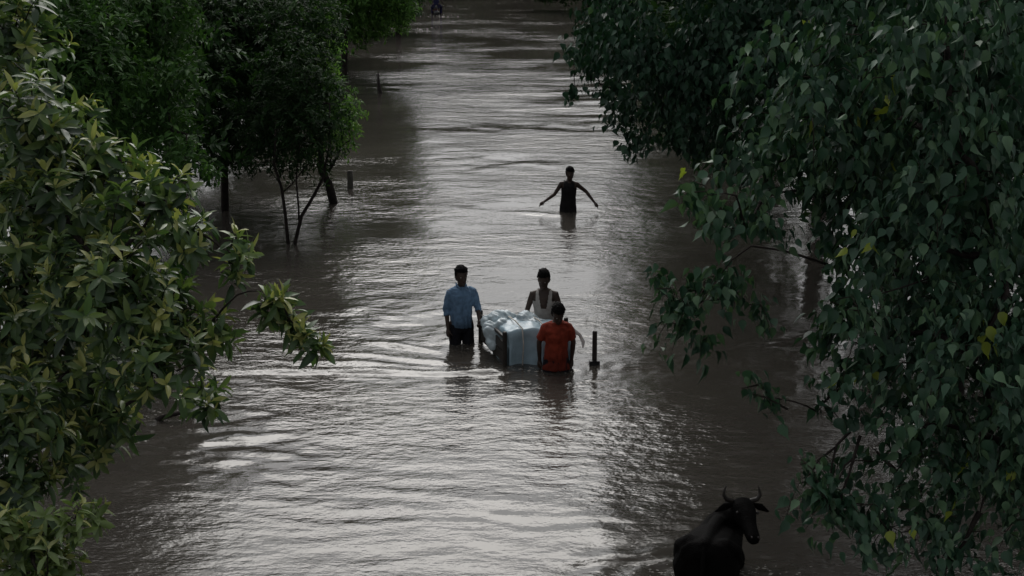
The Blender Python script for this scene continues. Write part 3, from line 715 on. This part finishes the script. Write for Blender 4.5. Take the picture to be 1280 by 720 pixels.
    if bottom:
        c = MB()
        c.ellipse_loft([(.80, .12, .11, 0, 0), (.86, .170, .128, 0, 0), (.94, .172, .128, 0, .002), (1.0, .156, .116, 0, 0)], 20)
        for l in legs:
            hp, kn, an = [Vector(p) for p in l]
            c.tube([hp + Vector((0, 0, .03)), hp.lerp(kn, .4), kn, kn.lerp(an, .9)], [.096, .098, .082, .068], 12)
        solid(c, 'trousers', bottom, body, voxel=.011, smooth=3, fold=.010)
    return body

DEPTH = .66
def stand(px, py, dz=0): p = on_water(px, py); p[2] = -DEPTH + dz; return p
def soak(m, z0, z1, k=.45):
    """cloth soaked by the flood: a ragged wet band up from the hem"""
    t = m.node_tree; b = t.nodes['Principled BSDF']; src = b.inputs['Base Color'].links[0].from_socket
    tc = t.nodes.new('ShaderNodeTexCoord'); sp = t.nodes.new('ShaderNodeSeparateXYZ'); n = t.nodes.new('ShaderNodeTexNoise'); n.inputs['Scale'].default_value = 9
    t.links.new(tc.outputs['Object'], sp.inputs[0]); t.links.new(tc.outputs['Object'], n.inputs['Vector'])
    ad = t.nodes.new('ShaderNodeMath'); ad.operation = 'MULTIPLY_ADD'; ad.inputs[1].default_value = .22
    t.links.new(n.outputs['Fac'], ad.inputs[0]); t.links.new(sp.outputs['Z'], ad.inputs[2])
    r = t.nodes.new('ShaderNodeMapRange'); r.inputs[1].default_value = z0 + .11; r.inputs[2].default_value = z1 + .11; r.inputs[3].default_value = k; r.inputs[4].default_value = 1
    t.links.new(ad.outputs[0], r.inputs[0])
    mx = t.nodes.new('ShaderNodeMix'); mx.data_type = 'RGBA'; mx.blend_type = 'MULTIPLY'; mx.inputs[0].default_value = 1
    t.links.new(src, mx.inputs[6]); t.links.new(r.outputs[0], mx.inputs[7]); t.links.new(mx.outputs[2], b.inputs['Base Color'])
    return m
BLUE = mat('blue_cotton', (.12, .20, .31), .85, .18, 18, .2, .3, 160)
DARK = mat('dark_trouser_cloth', (.012, .012, .016), .9, .25, 14, .15, .3, 120)
soak(BLUE, .90, 1.06, .5)
WHITE = mat('grey_white_cotton', (.36, .34, .32), .85, .15, 18, .2, .3, 160)
RED = mat('red_cotton', (.21, .031, .016), .8, .22, 14, .2, .3, 140)
soak(RED, .86, 1.10, .5)
BLACKC = mat('black_cotton', (.012, .011, .012), .85, .25, 14, .2)
CREW = 'people wading with the loaded cart'
person('man in a pale blue shirt and dark trousers wading beside the cart', stand(577, 428), R(14), 1.02, head_turn=R(6),
       arms=[[(-.172, 0, 1.365), (-.225, .03, 1.13), (-.215, -.03, .87)], [(.172, 0, 1.365), (.250, -.02, 1.14), (.235, -.18, 1.00)]],
       clothes='shirt', top=BLUE, bottom=DARK, group=CREW, grip=(False, True))
person('bare-armed man in a low-cut pale vest pushing behind the cart', stand(680, 430), R(-4), 1.02, lean=R(6), head_turn=R(-8), head_nod=R(6),
       arms=[[(-.172, 0, 1.365), (-.25, -.02, 1.15), (-.22, -.22, 1.04)], [(.172, 0, 1.365), (.25, -.02, 1.15), (.22, -.22, 1.04)]],
       clothes='vest', top=WHITE, bottom=DARK, group=CREW, grip=(True, True))
person('person in a red T-shirt wading in front of the cart', stand(695, 463, -.08), R(4), 1.0, lean=R(10), head_nod=R(16), head_turn=R(8),
       arms=[[(-.172, 0, 1.365), (-.250, .03, 1.13), (-.235, .07, .87)], [(.172, 0, 1.365), (.250, .03, 1.13), (.235, .07, .87)]],
       clothes='tshirt', top=RED, bottom=DARK, group=CREW)
person('dark lone figure wading with both arms held out low', stand(710, 264, -.12), R(0), .97,
       lean_side=R(2.5), head_turn=R(12), head_nod=R(8),
       arms=[[(-.172, 0, 1.365), (-.315, -.04, 1.15), (-.54, -.16, 1.01)], [(.172, 0, 1.365), (.39, .06, 1.22), (.585, -.05, 1.02)]],
       clothes='dark_vest', top=BLACKC, bottom=DARK, voxel=.009)

# ------------------------------------------------------------------ hand cart, its load
WOOD = mat('wet_dark_wood', (.022, .017, .014), .6, .35, 10, .35, .5, 50)
STEEL = mat('dark_steel', (.02, .02, .022), .45, .25, 20, .5, 0, 40, .6)
RUB = mat('black_rubber', (.012, .012, .012), .8, .2, 20, .3)
fl, fr = on_water(631, 457), on_water(743, 456)
ang = math.atan2(fr[1] - fl[1], fr[0] - fl[0])
W = float(np.linalg.norm(fr - fl)); LEN = 1.25; SK = R(16)
ax = Vector((math.cos(ang), math.sin(ang), 0)); ay = Vector((-math.sin(SK), math.cos(SK), 0))
cart = empty('hand_cart', (fl[0], fl[1], -DEPTH), 'low dark hand cart with upright corner posts carrying the covered load', 'cart')
def cp(u, v, z): return Vector((fl[0], fl[1], 0)) + ax * u * W + ay * v * LEN + Vector((0, 0, z))
def cbuild(mb, name, m, parent=None, smooth=False): return mb.build(name, m, parent or cart, cart.location if (parent is None) else (0, 0, 0), smooth)
for k in range(7):
    mb = MB(); v0, v1 = k / 7 + .008, (k + 1) / 7 - .008
    a, b_, c, d = cp(.0, v0, -.07), cp(1, v0, -.07), cp(1, v1, -.07), cp(0, v1, -.07); dz = Vector((0, 0, -.03 - .003 * (k % 3)))
    mb.add([a, b_, c, d, a + dz, b_ + dz, c + dz, d + dz], [(0, 1, 2, 3), (7, 6, 5, 4), (0, 4, 5, 1), (1, 5, 6, 2), (2, 6, 7, 3), (3, 7, 4, 0)])
    cbuild(mb, 'plank', WOOD)
for u, v, h in ((0, 0, .47), (1, 0, .47), (0, 1, .45), (1, 1, .33)):
    mb = MB(); mb.tube([cp(u, v, -.25), cp(u, v, .1), cp(u, v, h - .015), cp(u, v, h)], [.034, .033, .032, .024], 8); cbuild(mb, 'post', WOOD)
mb = MB(); mb.box(cp(1, 0, .02), (.14, .11, .09), (0, 0, ang)); cbuild(mb, 'socket', STEEL)
def rail(name, a, b_, h0, h1, t=.022):
    mb = MB(); o = (b_ - a).normalized().cross(Vector((0, 0, 1))) * t * .5
    mb.add([a - o + Vector((0, 0, h0)), b_ - o + Vector((0, 0, h0)), b_ + o + Vector((0, 0, h0)), a + o + Vector((0, 0, h0)),
            a - o + Vector((0, 0, h1)), b_ - o + Vector((0, 0, h1)), b_ + o + Vector((0, 0, h1)), a + o + Vector((0, 0, h1))],
           [(3, 2, 1, 0), (4, 5, 6, 7), (0, 1, 5, 4), (1, 2, 6, 5), (2, 3, 7, 6), (3, 0, 4, 7)]); cbuild(mb, name, WOOD)
rail('side_board', cp(0, .03, 0), cp(0, .97, 0), .03, .17); rail('side_board', cp(0, .03, 0), cp(0, .97, 0), .19, .31)
rail('side_rail', cp(0, .03, 0), cp(0, .97, 0), .36, .40, .03); rail('front_board', cp(.03, -.01, 0), cp(.97, -.01, 0), -.22, -.065, .03)
for u, v in ((.04, .28), (.96, .28), (.04, .8), (.96, .8)):
    c = cp(u, v, -.33); n_ = ax
    mb = MB(); pts = [c + (ay * math.cos(t) + Vector((0, 0, 1)) * math.sin(t)) * .30 for t in [2 * math.pi * i / 20 for i in range(21)]]
    mb.tube(pts, .022, 6); wh = cbuild(mb, 'wheel', RUB, None, True)
    mb = MB()
    for i in range(8):
        t = 2 * math.pi * i / 8; mb.tube([c - cart.location, c - cart.location + (ay * math.cos(t) + Vector((0, 0, 1)) * math.sin(t)) * .29], .006, 5)
    mb.tube([c - cart.location - n_ * .05, c - cart.location + n_ * .05], .035, 10); mb.build('spokes', STEEL, wh, local=True)
mb = MB()
for v in (.28, .8): mb.tube([cp(.02, v, -.33), cp(.98, v, -.33)], .018, 8)
cbuild(mb, 'axle', STEEL)

PLAST = mat('pale_blue_plastic_sheet', (.27, .37, .43), .38, .14, 6, .5, .7, 9)
CLEAR = mat('crumpled_whitish_plastic', (.46, .54, .58), .42, .18, 9, .5, .8, 14)
STREAK_ROPE = mat('pale_streak_rope', (.45, .42, .38), .9, .2, 40)
# load under a draped sheet: top and hanging sides of one cloth
def draped(u0, u1, v0, v1, h, drop):
    nu, nv = 64, 64; V = []
    hang = .52
    for j in range(nv):
        for i in range(nu):
            s = -hang + (W * (u1 - u0) + 2 * hang) * i / (nu - 1); t = -hang + (LEN * (v1 - v0) + 2 * hang) * j / (nv - 1)
            lw, ll = W * (u1 - u0), LEN * (v1 - v0)
            ds = max(-s, s - lw, 0); dt = max(-t, t - ll, 0); x = min(max(s, 0), lw); y = min(max(t, 0), ll)
            dd = max(ds, dt)
            z = h - min(dd, drop) - (.012 if dd > 0 else 0)
            outw = .018 * math.sin(min(dd, .1) / .1 * 1.57)
            fold = .034 * min(dd, .25) / .25
            if ds >= dt and ds > 0: sg = -1 if s < 0 else 1; x += sg * (outw + fold * math.sin(t * 19 + 2 * math.sin(t * 7)))
            elif dt > 0: sg = -1 if t < 0 else 1; y += sg * (outw + fold * math.sin(s * 21 + 1.6 * math.sin(s * 8 + 1)))
            else: z += .05 * float(perlin(np.array([s * 5.0]), np.array([t * 5.0]))[0]) + .05 * math.sin(math.pi * min(max(s / lw, 0), 1)) - .02
            p = cp(u0, v0, 0) + ax * x + ay * y; p.z = z; V.append(p)
    return V, [(j * nu + i, j * nu + i + 1, (j + 1) * nu + i + 1, (j + 1) * nu + i) for j in range(nv - 1) for i in range(nu - 1)]
load = empty('covered_load', cp(.35, .3, .02), 'square load under a pale blue plastic sheet on the front of the cart', 'load')
V, F = draped(.05, .72, .05, .52, .465, .52); mb = MB(); mb.add(V, F); mb.build('sheet', PLAST, load, load.location)
for k in range(2):
    u = .20 + .27 * k
    mb = MB(); mb.tube([cp(u, .012, -.04), cp(u + .01, .004, .3), cp(u, .02, .505), cp(u, .3, .525), cp(u, .55, .5)], .009, 6); mb.build('streak_rope', STREAK_ROPE, load, load.location)  # added ropes, kept pale to imitate a highlight streak down the sheet
mb = MB()
c0 = cp(.02, .60, 0)
for i in range(17):
    a = rng.random(3)
    p = cp(.02 + .52 * a[0], .36 + .62 * a[1], .15 + .30 * a[2] * (1 - .5 * abs(a[0] - .3)))
    r = .12 + .08 * rng.random(); mb.ball(p, (r * 1.3, r, r * .8), 12, tuple(rng.random(3)))
bun = solid(mb, 'plastic_bundle', CLEAR, voxel=.013, smooth=5, fold=.030, fscale=.55)
tag(bun, 'heap of crumpled whitish plastic bags at the back of the cart', 'bundle')
# pale cloth hanging from the load to the corner post
pts = [cp(.62, .08, .525), cp(.70, .10, .53), cp(.77, .12, .50), cp(.81, .10, .43), cp(.87, .11, .38), cp(.90, .08, .29), cp(.89, .06, .22)]
mb = MB(); mb.tube(pts, [.014, .026, .020, .030, .022, .026, .008], 8, True, .35); strip = mb.build('cloth_strip', mat('white_rag', (.62, .60, .58), .8, .12, 20), None, pts[0])
tag(strip, 'pale twisted cloth strip hanging from the load towards the bare corner post', 'cloth')

# ------------------------------------------------------------------ cow
COW = mat('black_cow_hide', (.0025, .0022, .0022), .7, .4, 9, .06, .6, 70)
HORN = mat('dark_horn', (.02, .016, .013), .4, .3, 20)
def make_cow():
    th = R(-16)                                    # body heading, turned a little towards the right bank
    base = on_water(880, 748); base[2] = -DEPTH
    rz = Matrix.Rotation(th, 3, 'Z')
    W_ = lambda p: Vector(base) + rz @ Vector(p)   # local: rump at y=0, head towards +y
    m = MB()
    rows = [(-.10, .12, .16, 1.00), (-.04, .25, .25, .985), (.08, .305, .30, .945), (.28, .30, .32, .90), (.50, .29, .33, .85), (.70, .25, .33, .80), (.86, .20, .30, .82), (.98, .14, .22, .88)]
    rings = []
    for y, rx, rzv, zc in rows:
        ring = []
        for j in range(20):
            t = 2 * math.pi * j / 20; cx, cz = math.cos(t), math.sin(t)
            boxy = .86 + .14 * abs(math.sin(2 * t)) * (1.25 if cz > 0 else .6)
            ring.append(W_((rx * cx * boxy, y, zc + rzv * cz * boxy)))
        rings.append(ring)
    m.loft(rings)
    for s in (-1, 1):
        m.tube([W_((s * .06, .02, 1.13)), W_((s * .17, .07, 1.15)), W_((s * .23, .11, 1.10)), W_((s * .25, .16, .98))], [.08, .085, .08, .07], 10, True)     # hip bones
        m.tube([W_((s * .16, .06, .95)), W_((s * .17, .16, .62)), W_((s * .15, .0, .42)), W_((s * .14, .06, .05))], [.15, .10, .055, .05], 10, True)
        m.tube([W_((s * .15, .80, .75)), W_((s * .15, .82, .40)), W_((s * .14, .78, .05))], [.11, .06, .05], 10, True)
    m.tube([W_((0, .0, 1.17)), W_((0, .35, 1.17)), W_((0, .62, 1.12)), W_((.02, .78, 1.08)), W_((.04, .92, 1.02))], [.08, .07, .08, .10, .10], 10, True)   # spine, withers
    pol = at(927, 626, 14.9); muz = at(943, 671, 14.55)
    pol = Vector(pol); muz = Vector(muz)
    hx = (muz - pol).normalized(); L_ = (muz - pol).length
    lat = Vector((.93, .0, .0)) + Vector((0, .37, .0)); lat = (lat - hx * lat.dot(hx)).normalized(); top = hx.cross(lat)
    if top.y > 0: top = -top
    m.tube([W_((.0, .66, .90)), W_((.04, .86, 1.0)), pol.lerp(W_((.04, .86, 1.0)), .45) + Vector((.0, .02, -.02)), pol + hx * .12 - top * .06], [.25, .20, .145, .105], 12, True)
    rr = []
    for t, a, b_ in ((-.05, .05, .05), (.0, .105, .085), (.18, .118, .10), (.38, .100, .098), (.62, .072, .080), (.82, .066, .068), (.96, .064, .058), (1.04, .04, .035)):
        c = pol + hx * t * L_ * 1.05 - top * .03
        rr.append([c + lat * a * math.cos(q) + top * b_ * math.sin(q) for q in [2 * math.pi * j / 16 for j in range(16)]])
    m.loft(rr)
    body = solid(m, 'cow', COW, voxel=.014, smooth=4)
    tag(body, 'black horned cow standing in the water with its head turned to the side', 'cow')
    for s in (-1, 1):
        h = MB(); p = pol + lat * s * .095
        h.tube([p, p + lat * s * .055 + Vector((0, 0, .015)), p + lat * s * .085 + Vector((0, 0, .06)), p + lat * s * .075 + Vector((0, 0, .115)), p + lat * s * .058 + Vector((0, 0, .15))], [.026, .022, .017, .011, .004], 10, True)
        h.build('horn', HORN, body, local=True)
        h = MB(); e0 = pol + lat * s * .11 + hx * .05; h.tube([e0, e0 + lat * s * .07 - Vector((0, 0, .01)) - top * .02, e0 + lat * s * .15 - Vector((0, 0, .045)) - top * .03], [.022, .036, .008], 8, True, .4); h.build('ear', COW, body, local=True)
        h = MB(); h.ball(pol + hx * L_ * .40 + lat * s * .098 + top * .03, .016, 10); h.build('eye', EYED, body, local=True)
        h = MB(); h.ball(pol + hx * L_ * 1.03 + lat * s * .03 + top * .005, .013, 8); h.build('nostril', mat('wet_nostril', (.03, .025, .025), .25, .2, 20), body, local=True)
    h = MB(); h.tube([W_((0, -.05, 1.17)), W_((0, -.12, 1.05)), W_((0, -.13, .75)), W_((.01, -.12, .5))], [.035, .026, .02, .035], 8, True); h.build('tail', COW, body, local=True)
make_cow()

# ------------------------------------------------------------------ broken foam and painted reflections on the water
def foam():
    V, T = [], []
    spots = [(743, 454, .30, .10, 70), (700, 464, .35, .06, 50), (650, 460, .5, .05, 50), (578, 430, .35, .06, 40), (710, 265, .35, .08, 40), (850, 712, .35, .12, 90), (940, 716, .3, .1, 60), (215, 515, .5, .30, 120),
             (490, 36, 2.0, .8, 60), (545, 20, .8, .4, 30)]  # wide far spot imitates bright reflections near the bank
    spots += [(x, 462 + 2 * math.sin(x * .05), .16, .035, 8) for x in range(300, 600, 9)]  # flecks along the wake paint in its bright line of reflected sky
    for px, py, sx, sy, n in spots:
        c = on_water(px, py)
        for i in range(n):
            x = c[0] + rng.normal(0, sx); y = c[1] + rng.normal(0, sy); r = rng.uniform(.003, .011) * (1 if c[1] < 40 else 2) * (1.5 if rng.random() > .9 else 1)
            z = float(wave_height(np.array([x]), np.array([y]), np.array([.04]))[0]) + .001; k = len(V)
            a0 = rng.random() * 6.28; ex = rng.uniform(1, 3.5)
            V.append((x, y, z + r * .35))
            for j in range(7):
                a = 2 * math.pi * j / 7; q = r * rng.uniform(.6, 1.2)
                V.append((x + ex * q * math.cos(a), y + q * math.sin(a), z - .002)); T.append((k, k + 1 + j, k + 1 + (j + 1) % 7))
    me = fast_mesh('foam', np.array(V), np.array(T), [mat('foam_and_glint', (.30, .29, .27), .7, .2, 30)])
    o = bpy.data.objects.new('foam', me); COL.objects.link(o)
    tag(o, 'flecks of dirty foam round the cart, cow and waders, some imitating bright reflections', 'foam', None, 'stuff')
foam()

# ------------------------------------------------------------------ motorbike and rider far up the road
PAINT = mat('dark_blue_paint', (.012, .014, .05), .35, .15, 10, .5); SEATM = mat('black_seat', (.015, .015, .016), .6, .2, 20)
CHROME = mat('dull_chrome', (.35, .35, .36), .3, .1, 20, .5, 0, 40, .9); TAIL = mat('red_tail_lens', (.05, .008, .007), .3, .1, 10)
bp_ = on_water(545, 19); BZ = -.42
bike = empty('motorbike', (bp_[0], bp_[1], BZ), 'dark motorbike ridden through the flood at the top of the road', 'motorbike')
def B(x, y, z): return Vector((x, y, z))
def bb(mb, name, m, parent=None): return mb.build(name, m, parent or bike, local=True)
for y in (.28, 1.55):
    mb = MB(); mb.tube([B(0, y + .27 * math.cos(t), .31 + .27 * math.sin(t)) for t in [2 * math.pi * i / 20 for i in range(21)]], .05 if y < 1 else .042, 8); w_ = bb(mb, 'wheel', RUB)
    mb = MB(); mb.tube([B(-.07, y, .31), B(.07, y, .31)], .06, 10)
    for i in range(6):
        t = 2 * math.pi * i / 6; mb.tube([B(0, y, .31), B(0, y + .25 * math.cos(t), .31 + .25 * math.sin(t))], .014, 6)
    bb(mb, 'rim', CHROME, w_)
mb = MB(); mb.tube([B(0, .0, .58), B(0, .15, .64), B(0, .45, .64), B(0, .62, .56)], [.07, .085, .085, .06], 10, True, 1); bb(mb, 'rear_mudguard', PAINT)
mb = MB(); mb.tube([B(0, -.02, .78), B(0, .35, .80), B(0, .75, .77)], [.10, .13, .11], 12, True, .6); bb(mb, 'seat', SEATM)
mb = MB(); mb.tube([B(0, .75, .80), B(0, 1.0, .88), B(0, 1.22, .84)], [.10, .155, .09], 12, True, .9); bb(mb, 'tank', PAINT)
mb = MB(); mb.tube([B(0, .70, .42), B(0, 1.05, .45)], [.16, .15], 12, True); bb(mb, 'engine', STEEL)
mb = MB(); mb.tube([B(-.37, 1.12, 1.06), B(-.2, 1.24, 1.08), B(0, 1.28, 1.04), B(.2, 1.24, 1.08), B(.37, 1.12, 1.06)], .016, 8); bb(mb, 'handlebar', STEEL)
for s in (-1, 1):
    mb = MB(); mb.tube([B(s * .08, 1.26, 1.02), B(s * .08, 1.42, .62), B(s * .08, 1.55, .31)], .024, 8); bb(mb, 'fork', STEEL)
    mb = MB(); mb.ball(B(s * .14, -.02, .66), .035, 8); bb(mb, 'indicator', TAIL)
    mb = MB(); mb.tube([B(s * .13, .72, .36), B(s * .27, .72, .36)], .018, 8); bb(mb, 'footrest', RUB)
mb = MB(); mb.box(B(0, -.07, .70), (.14, .05, .08)); bb(mb, 'tail_light', TAIL)
mb = MB(); mb.box(B(0, -.08, .56), (.20, .012, .11)); bb(mb, 'number_plate', mat('grimy_plate', (.10, .10, .10), .5, .2, 30))
mb = MB(); mb.tube([B(.16, .85, .34), B(.17, .4, .33), B(.17, -.05, .40)], [.035, .04, .045], 10); bb(mb, 'exhaust', CHROME)
NAVY = mat('navy_cloth', (.014, .015, .045), .85, .2, 14, .2)
# seated: hips on the seat, knees forward and out, feet on the rests (facing -y in local space, so turned about)
person('rider in dark blue clothes sitting on the far motorbike', (bp_[0], bp_[1] + .38, BZ - .02), math.pi, 1.0, lean=R(8),
       arms=[[(-.172, 0, 1.365), (-.30, -.22, 1.16), (-.34, -.56, 1.08)], [(.172, 0, 1.365), (.30, -.22, 1.16), (.34, -.56, 1.08)]],
       legs=[[(-.11, 0, .92), (-.25, -.40, .80), (-.23, -.34, .42)], [(.11, 0, .92), (.25, -.40, .80), (.23, -.34, .42)]], clothes='tshirt', top=NAVY, bottom=NAVY, voxel=.011, grip=(True, True))

# ------------------------------------------------------------------ posts, snag
CONC = mat('stained_concrete', (.10, .095, .085), .9, .3, 12, .3, .5, 60)
p = on_water(438, 234)
mb = MB(); mb.tube([(p[0], p[1], -.75), (p[0], p[1], .02), (p[0], p[1], .33), (p[0], p[1], .36)], [.075, .07, .065, .05], 6)
tag(mb.build('marker_post', CONC, None, (p[0], p[1], -.75)), 'short grey concrete marker post standing in the water past the leaning tree', 'post')
p = on_water(475, 116)
mb = MB(); mb.tube([(p[0], p[1], -.75), (p[0], p[1], .02), (p[0] - .04, p[1], .3), (p[0] - .05, p[1], .60)], [.08, .075, .05, .03], 7)
tag(mb.build('wooden_post', WOOD, None, (p[0], p[1], -.75)), 'thin dark wooden post leaning in the far water near the left trees', 'post')
p0, p1 = on_water(193, 526, -.05), on_water(238, 516, .06); q = on_water(258, 512, -.06)
mb = MB(); mb.tube([p0, on_water(205, 521, .05), on_water(222, 517, .09), p1, q], [.035, .032, .026, .02, .012], 7, True)
tag(mb.build('sunken_branch', M['bark'], None, p0), 'dark sunken branch breaking the water under the left bank leaves', 'branch')
